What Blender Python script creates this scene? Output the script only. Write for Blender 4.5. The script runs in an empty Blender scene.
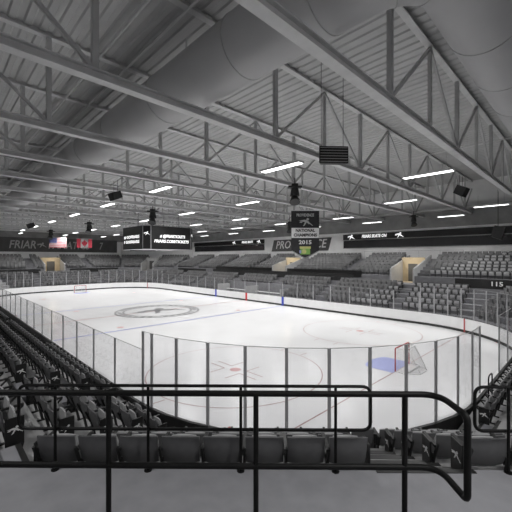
import bpy, bmesh, math, random
from mathutils import Vector, Matrix
random.seed(4)
PI = math.pi
SC = bpy.context.scene
COL = SC.collection

# ------------------------------------------------------------------ materials
def mat(name, col, rough=0.6, metal=0.0, var=0.08, scale=6.0, bump=0.0, emit=None, estr=0.0, spec=0.5):
    m = bpy.data.materials.new(name); m.use_nodes = True
    nt = m.node_tree; b = nt.nodes['Principled BSDF']
    b.inputs['Roughness'].default_value = rough
    b.inputs['Metallic'].default_value = metal
    b.inputs['Specular IOR Level'].default_value = spec
    if not isinstance(col, (tuple, list)): col = (col, col, col)
    c = col
    if var > 0:
        tc = nt.nodes.new('ShaderNodeTexCoord')
        nz = nt.nodes.new('ShaderNodeTexNoise'); nz.inputs['Scale'].default_value = scale; nz.inputs['Detail'].default_value = 4
        nt.links.new(tc.outputs['Object'], nz.inputs['Vector'])
        rp = nt.nodes.new('ShaderNodeValToRGB')
        rp.color_ramp.elements[0].position = .3; rp.color_ramp.elements[1].position = .7
        rp.color_ramp.elements[0].color = [x*(1-var) for x in c]+[1]
        rp.color_ramp.elements[1].color = [min(1, x*(1+var)) for x in c]+[1]
        nt.links.new(nz.outputs['Fac'], rp.inputs['Fac'])
        nt.links.new(rp.outputs['Color'], b.inputs['Base Color'])
        if bump > 0:
            bp = nt.nodes.new('ShaderNodeBump'); bp.inputs['Strength'].default_value = bump; bp.inputs['Distance'].default_value = .01
            nt.links.new(nz.outputs['Fac'], bp.inputs['Height']); nt.links.new(bp.outputs['Normal'], b.inputs['Normal'])
    else:
        b.inputs['Base Color'].default_value = list(c)+[1]
    if emit is not None:
        b.inputs['Emission Color'].default_value = list(emit)+[1]
        b.inputs['Emission Strength'].default_value = estr
    return m

def glass_mat():
    m = bpy.data.materials.new('clear_acrylic'); m.use_nodes = True
    nt = m.node_tree; nt.nodes.clear()
    o = nt.nodes.new('ShaderNodeOutputMaterial'); mx = nt.nodes.new('ShaderNodeMixShader')
    t = nt.nodes.new('ShaderNodeBsdfTransparent'); g = nt.nodes.new('ShaderNodeBsdfGlossy')
    d = nt.nodes.new('ShaderNodeBsdfDiffuse'); mx2 = nt.nodes.new('ShaderNodeMixShader')
    t.inputs['Color'].default_value = (.965, .965, .97, 1)
    g.inputs['Roughness'].default_value = .03; g.inputs['Color'].default_value = (.9, .9, .9, 1)
    d.inputs['Color'].default_value = (.6, .6, .6, 1)
    lw = nt.nodes.new('ShaderNodeLayerWeight'); pw = nt.nodes.new('ShaderNodeMath'); pw.operation = 'POWER'; pw.inputs[1].default_value = 5
    fr = nt.nodes.new('ShaderNodeMath'); fr.operation = 'MULTIPLY_ADD'; fr.inputs[1].default_value = .3; fr.inputs[2].default_value = .02
    nt.links.new(lw.outputs['Facing'], pw.inputs[0]); nt.links.new(pw.outputs[0], fr.inputs[0])
    nz = nt.nodes.new('ShaderNodeTexNoise'); nz.inputs['Scale'].default_value = .5
    mr = nt.nodes.new('ShaderNodeMapRange'); nz.inputs['Detail'].default_value = 0; mr.inputs['To Min'].default_value = .001; mr.inputs['To Max'].default_value = .0015
    nt.links.new(nz.outputs['Fac'], mr.inputs['Value'])
    nt.links.new(mr.outputs['Result'], mx2.inputs['Fac'])
    nt.links.new(t.outputs[0], mx2.inputs[1]); nt.links.new(d.outputs[0], mx2.inputs[2])
    nt.links.new(fr.outputs[0], mx.inputs['Fac']); nt.links.new(mx2.outputs[0], mx.inputs[1]); nt.links.new(g.outputs[0], mx.inputs[2])
    nt.links.new(mx.outputs[0], o.inputs['Surface'])
    return m

M = dict(
    ice=mat('ice', (.86, .86, .865), .22, var=.025, scale=.35, spec=.35),
    ice_red=mat('ice_red', (.42, .27, .27), .3, var=.05),
    ice_red_dot=mat('ice_red_dot', (.62, .36, .36), .3, var=.05),
    ice_blue=mat('ice_blue', (.28, .30, .55), .3, var=.05),
    ice_crease=mat('ice_crease', (.42, .46, .78), .3, var=.04),
    ice_grey=mat('ice_grey', (.20, .20, .21), .3, var=.15, scale=3),
    board=mat('board_white', (.82, .82, .82), .4, var=.03, scale=2),
    black=mat('black_paint', .012, .45, var=.2, scale=9),
    black_rail=mat('black_rail', .005, .5, var=.2, scale=9, spec=.15),
    capblack=mat('board_black', .016, .5, var=.2, scale=4),
    kick=mat('kick_dark', .03, .5, var=.2, scale=4),
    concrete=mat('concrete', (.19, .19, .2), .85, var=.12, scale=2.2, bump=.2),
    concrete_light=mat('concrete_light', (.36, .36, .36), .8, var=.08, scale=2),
    walk=mat('walkway_paint', (.235, .235, .25), .7, var=.09, scale=3.5, bump=.15),
    wall=mat('wall_paint', (.86, .86, .86), .8, var=.06, scale=.8),
    wall_dark=mat('wall_dark', (.10, .10, .10), .8, var=.15, scale=.8),
    trimgrey=mat('trim_grey', (.26, .26, .26), .8, var=.2, scale=.7),
    deck=mat('roof_deck', (.50, .50, .50), .7, var=.06, scale=1),
    steel=mat('truss_paint', (.62, .62, .62), .55, var=.08, scale=2),
    steel_dark=mat('truss_web_paint', (.48, .48, .48), .55, var=.08, scale=2),
    duct=mat('duct_skin', (.46, .46, .465), .6, var=.04, scale=.6),
    seam=mat('duct_seam', (.40, .40, .40), .6, var=.1),
    seat_back=mat('seat_shell', (.105, .105, .108), .5, var=.1, scale=8),
    seat_front=mat('seat_pan', (.36, .36, .365), .5, var=.08, scale=8),
    seat_far=mat('seat_far', (.165, .165, .167), .5, var=.22, scale=1.3),
    aluminium=mat('aluminium', (.40, .40, .41), .4, .15, var=.08, scale=5),
    led=mat('led_black', .01, .4, var=.2, scale=5),
    led_text=mat('led_text', (.8, .8, .8), .5, var=.03, emit=(1, 1, 1), estr=.9),
    white=mat('white_print', (.80, .80, .80), .6, var=.05),
    grey_print=mat('grey_print', (.48, .48, .48), .6, var=.12),
    lampbox=mat('lamp_housing', (.55, .55, .55), .5, var=.05),
    lens=mat('lamp_lens', (.9, .9, .9), .4, var=.02, emit=(1, 1, 1), estr=4.0),
    red=mat('red_paint', (.60, .03, .04), .4, var=.08),
    goalred=mat('goal_red', (.50, .10, .10), .4, var=.08),
    blue=mat('blue_paint', (.05, .08, .50), .4, var=.08),
    flagred=mat('flag_red', (.55, .05, .08), .8, var=.08),
    flagwhite=mat('flag_white', (.5, .48, .48), .8, var=.05),
    flagblue=mat('flag_blue', (.06, .07, .20), .8, var=.08),
    stripewhite=mat('flag_stripe_white', (.34, .33, .33), .8, var=.05),
    stripered=mat('flag_stripe_red', (.40, .10, .12), .8, var=.08),
    cloth=mat('banner_cloth', (.028, .028, .03), .9, var=.2, scale=4),
    bgreen=mat('print_green', (.22, .42, .10), .8, var=.1),
    byellow=mat('print_yellow', (.55, .55, .22), .8, var=.1),
    tan=mat('tan_glow', (.55, .46, .32), .8, var=.08, scale=1.5),  # warm glow inside the lit entrances, put into the wall and floor colour
    parapet=mat('parapet_paint', (.42, .42, .42), .8, var=.06, scale=1.5),
    window=mat('window_glass', (.035, .035, .037), .15, var=.2, scale=.5),
    net=mat('net_cord', (.55, .55, .55), .9, var=.05),
    speaker=mat('speaker_black', .022, .6, var=.25, scale=9),
    grille=mat('speaker_grille', .012, .8, var=.3, scale=60),
    glass=glass_mat(),
)

# ------------------------------------------------------------------ mesh builder
class MB:
    def __init__(s): s.v = []; s.f = []; s.sm = False
    def add(s, vs, fs, T=None):
        n = len(s.v)
        s.v += [tuple(T @ Vector(v)) if T is not None else tuple(v) for v in vs]
        s.f += [[i+n for i in f] for f in fs]; return s
    def box(s, c, d, T=None, rz=0.0):
        x, y, z = d[0]/2, d[1]/2, d[2]/2
        vs = [Vector((a*x, b*y, e*z)) for e in (-1, 1) for a, b in ((-1, -1), (1, -1), (1, 1), (-1, 1))]
        R = Matrix.Rotation(rz, 3, 'Z')
        vs = [R @ v + Vector(c) for v in vs]
        return s.add(vs, [(3, 2, 1, 0), (4, 5, 6, 7), (0, 1, 5, 4), (1, 2, 6, 5), (2, 3, 7, 6), (3, 0, 4, 7)], T)
    def prism(s, pts, z0, z1, T=None):            # plan polygon, counter-clockwise
        n = len(pts)
        vs = [(p[0], p[1], z0) for p in pts]+[(p[0], p[1], z1) for p in pts]
        fs = [tuple(range(n-1, -1, -1)), tuple(range(n, 2*n))]+[(i, (i+1) % n, n+(i+1) % n, n+i) for i in range(n)]
        return s.add(vs, fs, T)
    def bar(s, a, b, w, h=None, up=(0, 0, 1)):    # rectangular bar between two points
        h = h or w; a = Vector(a); b = Vector(b); d = (b-a).normalized()
        u = Vector(up)
        if abs(d.dot(u)) > .98: u = Vector((1, 0, 0))
        r = d.cross(u).normalized(); u = r.cross(d)
        vs = [p+r*(i*w/2)+u*(j*h/2) for p in (a, b) for i, j in ((-1, -1), (1, -1), (1, 1), (-1, 1))]
        return s.add(vs, [(0, 1, 2, 3), (7, 6, 5, 4), (0, 4, 5, 1), (1, 5, 6, 2), (2, 6, 7, 3), (3, 7, 4, 0)])
    def tube(s, pts, r, n=8, closed=False):
        pts = [Vector(p) for p in pts]; N = len(pts); rings = []
        prev = None
        for i, p in enumerate(pts):
            if closed: d = (pts[(i+1) % N]-pts[i-1])
            else: d = pts[min(i+1, N-1)]-pts[max(i-1, 0)]
            d.normalize()
            if prev is None:
                u = Vector((0, 0, 1)) if abs(d.z) < .95 else Vector((1, 0, 0))
            else: u = prev
            a = d.cross(u)
            if a.length < 1e-4: a = d.cross(Vector((1, .3, .2)))
            a.normalize(); u = a.cross(d).normalized(); prev = u
            rings.append([p+(a*math.cos(2*PI*k/n)+u*math.sin(2*PI*k/n))*r for k in range(n)])
        vs = [v for rg in rings for v in rg]; fs = []
        for i in range(N if closed else N-1):
            j = (i+1) % N
            for k in range(n): fs.append((i*n+k, i*n+(k+1) % n, j*n+(k+1) % n, j*n+k))
        if not closed: fs += [tuple(range(n-1, -1, -1)), tuple((N-1)*n+k for k in range(n))]
        s.sm = True
        return s.add(vs, fs)
    def cyl(s, c, r, h, n=16, r2=None, T=None):
        r2 = r if r2 is None else r2
        vs = [(c[0]+r*math.cos(2*PI*k/n), c[1]+r*math.sin(2*PI*k/n), c[2]) for k in range(n)]
        vs += [(c[0]+r2*math.cos(2*PI*k/n), c[1]+r2*math.sin(2*PI*k/n), c[2]+h) for k in range(n)]
        return s.add(vs, [tuple(range(n-1, -1, -1)), tuple(range(n, 2*n))]+[(k, (k+1) % n, n+(k+1) % n, n+k) for k in range(n)], T)
    def mesh(s, name, m):
        me = bpy.data.meshes.new(name); me.from_pydata(s.v, [], s.f)
        me.materials.append(m)
        bm = bmesh.new(); bm.from_mesh(me); bmesh.ops.recalc_face_normals(bm, faces=bm.faces); bm.to_mesh(me); bm.free()
        if s.sm:
            me.polygons.foreach_set('use_smooth', [True]*len(me.polygons))
            try: me.set_sharp_from_angle(angle=math.radians(40))
            except Exception: pass
        me.update(); return me
    def build(s, name, m, parent=None, bevel=0):
        o = bpy.data.objects.new(name, s.mesh(name, m)); COL.objects.link(o)
        if parent: o.parent = parent
        if bevel:
            b = o.modifiers.new('bevel', 'BEVEL'); b.width = bevel; b.segments = 2; b.limit_method = 'ANGLE'
        return o

def tag(o, label, cat, group=None, kind=None):
    if label: o['label'] = label
    if cat: o['category'] = cat
    if group: o['group'] = group
    if kind: o['kind'] = kind
    return o
def thing(name, label, cat, loc=(0, 0, 0), rz=0.0, group=None):
    o = bpy.data.objects.new(name, None); COL.objects.link(o); o.empty_display_size = .2
    o.location = loc; o.rotation_euler = (0, 0, rz)
    return tag(o, label, cat, group)
def struct(mb, name, m, parent=None):
    o = mb.build(name, m, parent)
    if parent is None: o['kind'] = 'structure'
    return o
CACHE = {}
def kids(o): return [c for c in bpy.data.objects if c.parent == o]
def copy_tree(o, parent=None, cache={}):
    if o.name not in cache: cache[o.name] = kids(o)
    c = o.copy(); COL.objects.link(c)
    if parent: c.parent = parent
    for ch in cache[o.name]: copy_tree(ch, c)
    return c

def text_obj(txt, name, m, parent, size, T, depth=.02, shear=0.0, width=None, bold=.0):
    cu = bpy.data.curves.new('txt', 'FONT'); cu.body = txt; cu.size = size; cu.extrude = depth/2
    cu.align_x = 'CENTER'; cu.align_y = 'CENTER'; cu.shear = shear; cu.offset = bold; cu.resolution_u = 2
    to = bpy.data.objects.new('txt', cu); COL.objects.link(to)
    bpy.context.view_layer.update()
    me = bpy.data.meshes.new_from_object(to.evaluated_get(bpy.context.evaluated_depsgraph_get()))
    bpy.data.objects.remove(to)
    me.name = name; me.materials.clear(); me.materials.append(m)
    if width:
        xs = [v.co.x for v in me.vertices]; k = width/(max(xs)-min(xs))
        for v in me.vertices: v.co.x *= k
    me.transform(T)
    o = bpy.data.objects.new(name, me); COL.objects.link(o)
    if parent: o.parent = parent
    return o
def face_T(pos, nrm):     # text plane: upright, reading direction right when looking against nrm
    n = Vector(nrm).normalized(); up = Vector((0, 0, 1)); r = up.cross(n).normalized()
    Mx = Matrix((r, up, n)).transposed().to_4x4(); Mx.translation = Vector(pos); return Mx

SKATER = [  # swooping skater emblem: a hooded head, leaning body, stick and trailing robe (unit box)
    [(-.95, .22), (-.2, .38), (.25, .30), (.05, .02), (-.35, .10)],
    [(.05, .45), (.22, .62), (.45, .52), (.42, .30), (.2, .28)],
    [(.0, .12), (.3, .22), (.62, -.12), (.45, -.25), (.15, -.02)],
    [(-.1, .08), (.12, .02), (-.15, -.42), (-.42, -.55), (-.30, -.35)],
    [(.55, -.05), (.98, -.42), (.92, -.48), (.50, -.15)],
    [(-.75, .12), (-.4, .08), (-.62, -.06), (-.9, .0)],
]
def emblem(mb, T, s, depth=.01):
    for p in SKATER:
        pts = [(x*s, y*s) for x, y in p]
        a = sum(pts[i][0]*pts[(i+1) % len(pts)][1]-pts[(i+1) % len(pts)][0]*pts[i][1] for i in range(len(pts)))
        if a < 0: pts = pts[::-1]
        mb.prism(pts, 0, depth, T)
    return mb

# ------------------------------------------------------------------ layout
CAM = Vector((34.5, -18.34, 5.97)); YAW = 2.367; FPX = 333.0
HX, HY, CR = 31.5, 13.15, 8.2                        # rink half length, half width, corner radius
LX, LY = HX-CR, HY-CR; D0 = 9.25; SD = CR+.85; V0 = D0*math.sqrt(2)-SD; H0 = (SD-V0)/math.sqrt(2)                               # corner centres (22.5, 5)
RISE, PITCH = .415, .86
E0 = -.62                                    # front edge of row one, relative to its seat backs
def tread(k): return 1.05+RISE*(k-1)
WALK_Z = 3.15
T6 = PITCH*5-.62                                    # walkway edge
TU0 = T6+1.7                                        # upper tier front
NU = 7
TWALL = TU0+PITCH*NU+.5
def stread(side, k): return tread(k)-(.16 if side == 'near' and k == 1 else 0)
def utread(k): return 3.95+.315*(k-1)

SIDES = {}
for nm, n in (('far', (0, 1)), ('near', (0, -1)), ('right', (1, 0)), ('left', (-1, 0))): SIDES[nm] = (n, False)
for nm, n in (('near_right', (1, -1)), ('near_left', (-1, -1)), ('far_left', (-1, 1)), ('far_right', (1, 1))):
    SIDES[nm] = ((n[0]*.70710678, n[1]*.70710678), True)
def tangent(n): return Vector((-n[1], n[0], 0))      # counter-clockwise tangent
def side_dist(side, t):
    n, c = SIDES[side]
    if c: return LX*abs(n[0])+LY*abs(n[1])+D0+t
    return (HX if abs(n[0]) > .5 else HY)+.85+t
def side_half(side, t):
    n, c = SIDES[side]
    if c: return H0+.4142*t
    return (LY if abs(n[0]) > .5 else LX)+V0+.4142*t
def side_mid(side):                                  # tangential coordinate of corner centre
    n, c = SIDES[side]
    if not c: return 0.0
    e = tangent(n); return LX*math.copysign(1, n[0])*e.x+LY*math.copysign(1, n[1])*e.y
def spt(side, a, t, z=0.0):                           # a along the tangent from the side's middle, t outward
    n, c = SIDES[side]; e = tangent(n)
    return Vector((n[0], n[1], 0))*side_dist(side, t)+e*(a+side_mid(side))+Vector((0, 0, z))

def slab(mb, side, t0, t1, z0, z1, ivs=None):
    for lo, hi in (ivs or [(None, None)]):
        q = []
        for t, sg in ((t0, 0), (t0, 1), (t1, 1), (t1, 0)):
            h = side_half(side, t)
            a = (-h if lo is None else lo) if sg == 0 else (h if hi is None else hi)
            q.append(spt(side, a, t))
        mb.prism([(p.x, p.y) for p in q][::-1], z0, z1)
    return mb

# ------------------------------------------------------------------ ice
def rrect(hx, hy, r, n=14):
    pts = []
    for cx, cy, a0 in ((hx-r, hy-r, 0), (-(hx-r), hy-r, 90), (-(hx-r), -(hy-r), 180), (hx-r, -(hy-r), 270)):
        for i in range(n+1):
            a = math.radians(a0+90*i/n); pts.append((cx+r*math.cos(a), cy+r*math.sin(a)))
    return pts
fl = MB(); fl.box((0, 0, -.35), (104, 70, .3)); struct(fl, 'floor', M['concrete'])
ice = thing('ice_sheet', 'white ice sheet of the hockey rink with painted lines and circles', 'ice')
ib = MB(); ib.prism(rrect(HX, HY, CR), -.19, 0); ib.build('ice_surface', M['ice'], ice)
LZ = .006
def flat(pts, z=LZ):
    b = MB(); b.add([(p[0], p[1], z) for p in pts], [tuple(range(len(pts)))]); return b
def ring(mb, cx, cy, r0, r1, n=64, a0=0, a1=2*PI, z=LZ):
    k = len(mb.v)
    for i in range(n+1):
        a = a0+(a1-a0)*i/n
        mb.v += [(cx+r0*math.cos(a), cy+r0*math.sin(a), z), (cx+r1*math.cos(a), cy+r1*math.sin(a), z)]
    for i in range(n): mb.f.append([k+2*i, k+2*i+1, k+2*i+3, k+2*i+2])
    return mb
def rect(mb, x0, y0, x1, y1, z=LZ):
    return mb.add([(x0, y0, z), (x1, y0, z), (x1, y1, z), (x0, y1, z)], [(0, 1, 2, 3)])
BL, GX = 7.2, 27.13
for sx in (-1, 1):
    rect(MB(), sx*BL-.15, -HY+.02, sx*BL+.15, HY-.02).build('blue_line', M['ice_blue'], ice)
    gy = LY-.01+math.sqrt(CR**2-(GX-LX)**2)-.03
    rect(MB(), sx*GX-.03, -gy, sx*GX+.03, gy).build('goal_line', M['ice_red'], ice)
    cr = MB()
    pts = [(sx*GX, -1.22), (sx*GX, 1.22)]+[(sx*(GX-1.37-.46*math.cos(a)), 1.22*math.sin(a)) for a in [PI/2-PI*i/12 for i in range(13)]]
    if sx < 0: pts = pts[::-1]
    flat(pts, LZ*1.5).build('goal_crease', M['ice_crease'], ice)
    for sy in (-1, 1):
        cx, cy = sx*21.03, sy*6.7
        ring(MB(), cx, cy, 4.53, 4.58).build('faceoff_circle', M['ice_red'], ice)
        ring(MB(), cx, cy, 0, .3, 24).build('faceoff_spot', M['ice_red_dot'], ice)
        hm = MB()
        for ax in (-1, 1):
            for ay in (-1, 1):
                rect(hm, cx+ax*.6-.03, cy+ay*.25, cx+ax*.6+.03, cy+ay*1.2)
                rect(hm, cx+ax*.6, cy+ay*.25-.03, cx+ax*1.8, cy+ay*.25+.03)
                rect(hm, cx+ax*.8-.03, cy+ay*4.6, cx+ax*.8+.03, cy+ay*5.2)
        hm.build('hash_marks', M['ice_red'], ice)
        ring(MB(), sx*6.0, sy*6.7, 0, .3, 24).build('faceoff_spot', M['ice_red_dot'], ice)
rl = rect(MB(), -.13, -HY+.02, .13, HY-.02).build('centre_line', M['ice_red'], ice)
cc = MB(); ring(cc, 0, 0, 3.55, 3.75, z=.008); ring(cc, 0, 0, 4.35, 4.57, z=.008); cc.build('centre_circle', M['ice_grey'], ice)
ch = MB()
for i in range(34):                                   # lettering-like band of the crest, one dash per letter slot
    a = 2*PI*i/34
    if i % 9 == 4: continue
    ring(ch, 0, 0, 3.85, 4.25, 3, a, a+.11, z=.008)
ch.build('circle_band', M['ice_grey'], ice)
em = MB(); emblem(em, Matrix.Rotation(PI/2, 4, 'Z') @ Matrix.Translation((0, 0, .004)), 2.9, .004); em.build('centre_emblem', M['ice_grey'], ice)

# ------------------------------------------------------------------ dasher boards
rb = thing('rink_boards', 'white dasher boards with dark kick strip and black cap around the ice', 'boards')
def loop_wall(r_in, r_out, z0, z1, n=14):
    b = MB(); p = rrect(HX+r_in, HY+r_in, CR+r_in, n); q = rrect(HX+r_out, HY+r_out, CR+r_out, n); N = len(p)
    b.v = [(x, y, z) for z in (z0, z1) for ps in (p, q) for x, y in ps]
    for i in range(N):
        j = (i+1) % N
        b.f += [[i, 2*N+i, 2*N+j, j], [N+i, N+j, 3*N+j, 3*N+i], [2*N+i, 3*N+i, 3*N+j, 2*N+j], [i, j, N+j, N+i]]
    return b
loop_wall(0, .09, .02, 1.05).build('board_panels', M['board'], rb)
loop_wall(.092, .17, 0, 1.05).build('board_backing', M['capblack'], rb)
loop_wall(-.012, .10, 1.05, 1.075).build('inner_cap', M['board'], rb)
loop_wall(.10, .19, 1.05, 1.10).build('cap_rail', M['capblack'], rb)
loop_wall(-.015, 0, .0, .2).build('kick_strip', M['kick'], rb)
for X, m in ((BL-.1, 'blue'), (.4, 'red'), (-BL+.7, 'blue'), (GX, 'goalred'), (-GX, 'goalred')):
    for sy in (1, -1):
        y = HY
        w = .34 if abs(X) < 20 else .1
        if abs(X) > LX: y = LY+math.sqrt(CR**2-(abs(X)-LX)**2)
        b = MB(); b.box((X, sy*(y-.022), .56), (w, .03 if abs(X) < 20 else .08, 1.06))
        tag(b.build('line_marker', M[m], rb), {'blue': 'blue line marker on white board', 'red': 'red centre line marker on white board', 'goalred': 'thin red goal line marker on white board'}[m], None)

# glass: runs of panes between posts
def glass_run(name_lbl, pts, z1, group=None, post_r=.04):
    g = thing('glass_barrier', name_lbl, 'rink glass', (pts[0][0], pts[0][1], 1.1))
    off = Vector((pts[0][0], pts[0][1], 1.1))
    for i, p in enumerate(pts):
        if i < len(pts)-1:
            q = pts[i+1]; a = Vector((p[0], p[1], 1.1))-off; b = Vector((q[0], q[1], 1.1))-off
            d = (b-a).normalized(); a2 = a+d*.035; b2 = b-d*.035
            pb = MB(); up = Vector((0, 0, z1-1.1)); nn = Vector((-d.y, d.x, 0))*.006
            pb.add([a2-nn, b2-nn, b2+nn, a2+nn, a2-nn+up, b2-nn+up, b2+nn+up, a2+nn+up],
                   [(0, 1, 2, 3), (4, 5, 6, 7), (0, 1, 5, 4), (1, 2, 6, 5), (2, 3, 7, 6), (3, 0, 4, 7)])
            pb.build('glass_pane', M['glass'], g)
            tb = MB(); tb.bar(a2+up, b2+up, .016, .014); tb.build('top_edge', M['aluminium'], g)
        ps = MB(); o = Vector((p[0], p[1], 1.1))-off
        q = pts[i+1] if i < len(pts)-1 else pts[i-1]
        ps.box((o.x, o.y, o.z+(z1-1.1)/2), (post_r*2.2, .045, z1-1.1), rz=math.atan2(q[1]-p[1], q[0]-p[0]))
        ps.build('post', M['aluminium'], g)
    return g
def arc_pts(cx, cy, r, a0, a1, n): return [(cx+r*math.cos(math.radians(a0+(a1-a0)*i/n)), cy+r*math.sin(math.radians(a0+(a1-a0)*i/n))) for i in range(n+1)]
GO = .10; GR = CR+GO
ZS, ZE = 2.88, 3.5
gs = [arc_pts(LX, -LY, GR, -86.2, 0, 1)[0]]+arc_pts(LX, -LY, GR, -82.6, 5.4, 11); dxs = 2.33; nx = 20
glass_run('lower row of clear glass along the near long side, left of the railing', [gs[0]]+[(gs[0][0]-dxs*i, -HY-GO) for i in range(1, nx+1)], ZS)
glass_run('lower row of clear glass along the far long side below the red sign wall', [(LX-2*LX/nx*i, HY+GO) for i in range(nx+1)], ZS)
glass_run('tall curved clear glass at the near corner behind the black railings', gs, ZE)
glass_run('tall clear glass behind the near goal at the right edge', [(HX+GO, -LY+2*LY*i/5) for i in range(2, 6)], ZE)
glass_run('tall curved clear glass at the far right corner beyond the near goal', arc_pts(LX, LY, GR, 8, 89.2, 10), ZE)
glass_run('tall curved clear glass at the far left corner behind the hanging scoreboard', arc_pts(-LX, LY, GR, 90.8, 180, 9), ZE)
glass_run('tall clear glass behind the far goal below the flags', [(-HX-GO, LY-2*LY*i/5) for i in range(1, 6)], ZE)
glass_run('tall curved clear glass at the far end, left edge of the rink', arc_pts(-LX, -LY, GR, 188, 269.2, 9), ZE)

# ------------------------------------------------------------------ goals
def goal(label, x, rz):
    g = thing('hockey_goal', label, 'goal', (x, 0, 0), rz, 'hockey goals')
    f = MB(); r = .035; w = .915; h = 1.22
    f.tube([(0, -w, 0), (0, -w, h-.08), (0, -w+.03, h-.02), (0, -w+.1, h), (0, w-.1, h), (0, w-.03, h-.02), (0, w, h-.08), (0, w, 0)], r, 8)
    f.build('front_frame', M['goalred'], g)
    b = MB()
    base = [(0, -w, .03), (.45, -w-.12, .03), (.85, -w+.15, .03), (1.1, -.45, .03), (1.12, .45, .03), (.85, w-.15, .03), (.45, w+.12, .03), (0, w, .03)]
    b.tube(base, .022, 6)
    b.tube([(0, -w+.08, h), (.3, -w+.12, h-.02), (.45, -.5, h-.03), (.45, .5, h-.03), (.3, w-.12, h-.02), (0, w-.08, h)], .018, 6)
    for s in (-1, 1): b.tube([(.45, s*.45, h-.03), (.8, s*.5, .6), (1.1, s*.45, .03)], .018, 6)
    b.build('base_frame', M['white'], g)
    nt = MB()
    top = [(0, -w+.02, h), (.3, -w+.12, h-.02), (.42, -.6, h-.03), (.45, -.3, h-.03), (.45, .3, h-.03), (.42, .6, h-.03), (.3, w-.12, h-.02), (0, w-.02, h)]
    U, V = 36, 14
    def lerp(P, u):
        k = u*(len(P)-1); i = min(int(k), len(P)-2); return Vector(P[i]).lerp(Vector(P[i+1]), k-i)
    grid = [[lerp(top, u/U).lerp(lerp(base, u/U), v/V)+Vector((.07*math.sin(PI*v/V), 0, 0)) for u in range(U+1)] for v in range(V+1)]
    for v in range(V+1):
        for u in range(U): nt.bar(grid[v][u], grid[v][u+1], .007)
    for u in range(U+1):
        for v in range(V): nt.bar(grid[v][u], grid[v+1][u], .007)
    for u in range(9):
        y = -.8+1.6*u/8; nt.bar((0, y, h), (.44-.1*abs(y), y*.95, h-.03), .007)
    nt.build('net', M['net'], g)
    pad = MB(); pad.box((.62, 0, .07), (.05, 1.5, .12)); pad.build('skirt_pad', M['white'], g)
    return g
goal('red framed hockey goal with white net in front of the near end glass', GX, 0)
goal('small distant hockey goal at the far end below the flags', -GX, PI)

# ------------------------------------------------------------------ seating terraces
VOMS = [('far', -19.3, 2.6), ('far', -1.0, 2.8), ('left', 1.3, 3.4), ('far_left', .0, 2.6)]     # side, tangential centre, width  (tangent of far side runs to -X)
BENCH = {'near': (-14.5, 14.5), 'far': (-6.5, 6.5)}
def voms(side): return sorted((a-w/2, a+w/2) for s, a, w in VOMS if s == side)
def minus(lo, hi, gaps):
    out = []; cur = lo
    for g0, g1 in gaps:
        out.append((cur, g0)); cur = g1
    out.append((cur, hi)); return out
for side in ('near', 'near_right', 'right', 'far_right', 'far', 'far_left', 'left', 'near_left'):
    b = MB()
    if SIDES[side][1]:                                # low floor between the curved boards and the straight first row
        n0 = SIDES[side][0]; cx, cy = math.copysign(LX, n0[0]), math.copysign(LY, n0[1]); a0 = math.atan2(n0[1], n0[0])
        def oct_r(a): return min((SD+E0)/max(1e-6, abs(math.cos(a))), (SD+E0)/max(1e-6, abs(math.sin(a))), (D0+E0)/max(1e-6, math.cos(a-a0)))
        for i in range(18):
            q = []
            for a, f in ((i, 0), (i+1, 0), (i+1, 1), (i, 1)):
                a = a0-PI/4+PI/2*a/18; r = oct_r(a) if f else CR+.185
                r = max(r, CR+.19) if f else r
                q.append((cx+r*math.cos(a), cy+r*math.sin(a)))
            b.prism(q[::-1], -.2, .5)
    for k in range(1, 6):
        ivs = None
        if side in BENCH and k <= (1 if side == 'near' else 3):
            g = BENCH[side]
            if side == 'near': g = (-30, 14.5)
            ivs = [(g[1], None)] if side == 'near' else [(None, g[0]), (g[1], None)]
        slab(b, side, E0+PITCH*(k-1), E0+PITCH*k, -.2, stread(side, k), ivs)
    near = side in ('near', 'near_right', 'right', 'near_left')
    if near:
        struct(b, 'seating_terrace', M['concrete_light']); b = MB()  # rows paler than the walkway: light from the ice lamps put into the colour
    slab(b, side, T6, TU0 if not near else TWALL, -.2, WALK_Z)
    if not near:
        for k in range(1, NU+1):
            slab(b, side, TU0+PITCH*(k-1), TU0+PITCH*k+(.5 if k == NU else 0), -.2, utread(k), minus(None, None, voms(side)))
        for g0, g1 in voms(side): slab(b, side, TU0, TWALL, -.2, WALK_Z, [(g0, g1)])
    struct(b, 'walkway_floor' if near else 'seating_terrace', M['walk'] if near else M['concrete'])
# bench areas behind the boards
b = MB(); slab(b, 'near', E0, E0+PITCH, -.2, .72, [(-30, 14.5)]); struct(b, 'bench_floor', M['concrete_light'])
b = MB(); slab(b, 'far', E0, E0+PITCH*3, -.2, .75, [(-6.5, 6.5)]); struct(b, 'bench_floor', M['concrete_light'])
for i, (a, lab) in enumerate(((-6.4, 'right'), (0, 'middle'), (6.4, 'left'))):
    b = MB(); p0 = spt('far', a, E0+.05, .75); p1 = spt('far', a, E0+2.5, .75)
    b.bar((p0.x, p0.y, 1.35), (p1.x, p1.y, 1.35), .12, 1.2)
    tag(b.build('bench_partition', M['parapet']), 'light grey partition wall of the far penalty boxes, %s one of three' % lab, 'partition')
for a, lab in ((-3.2, 'right'), (3.2, 'left')):
    t = thing('players_bench', 'light bench in the %s far penalty box behind the boards' % lab, 'bench', spt('far', a, E0+1.6, .75), 0)
    MB().box((0, 0, .45), (5.4, .4, .06)).build('seat_plank', M['white'], t)
    for x in (-2.3, 0, 2.3): MB().box((x, 0, .21), (.08, .34, .42)).build('leg', M['aluminium'], t)

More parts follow.
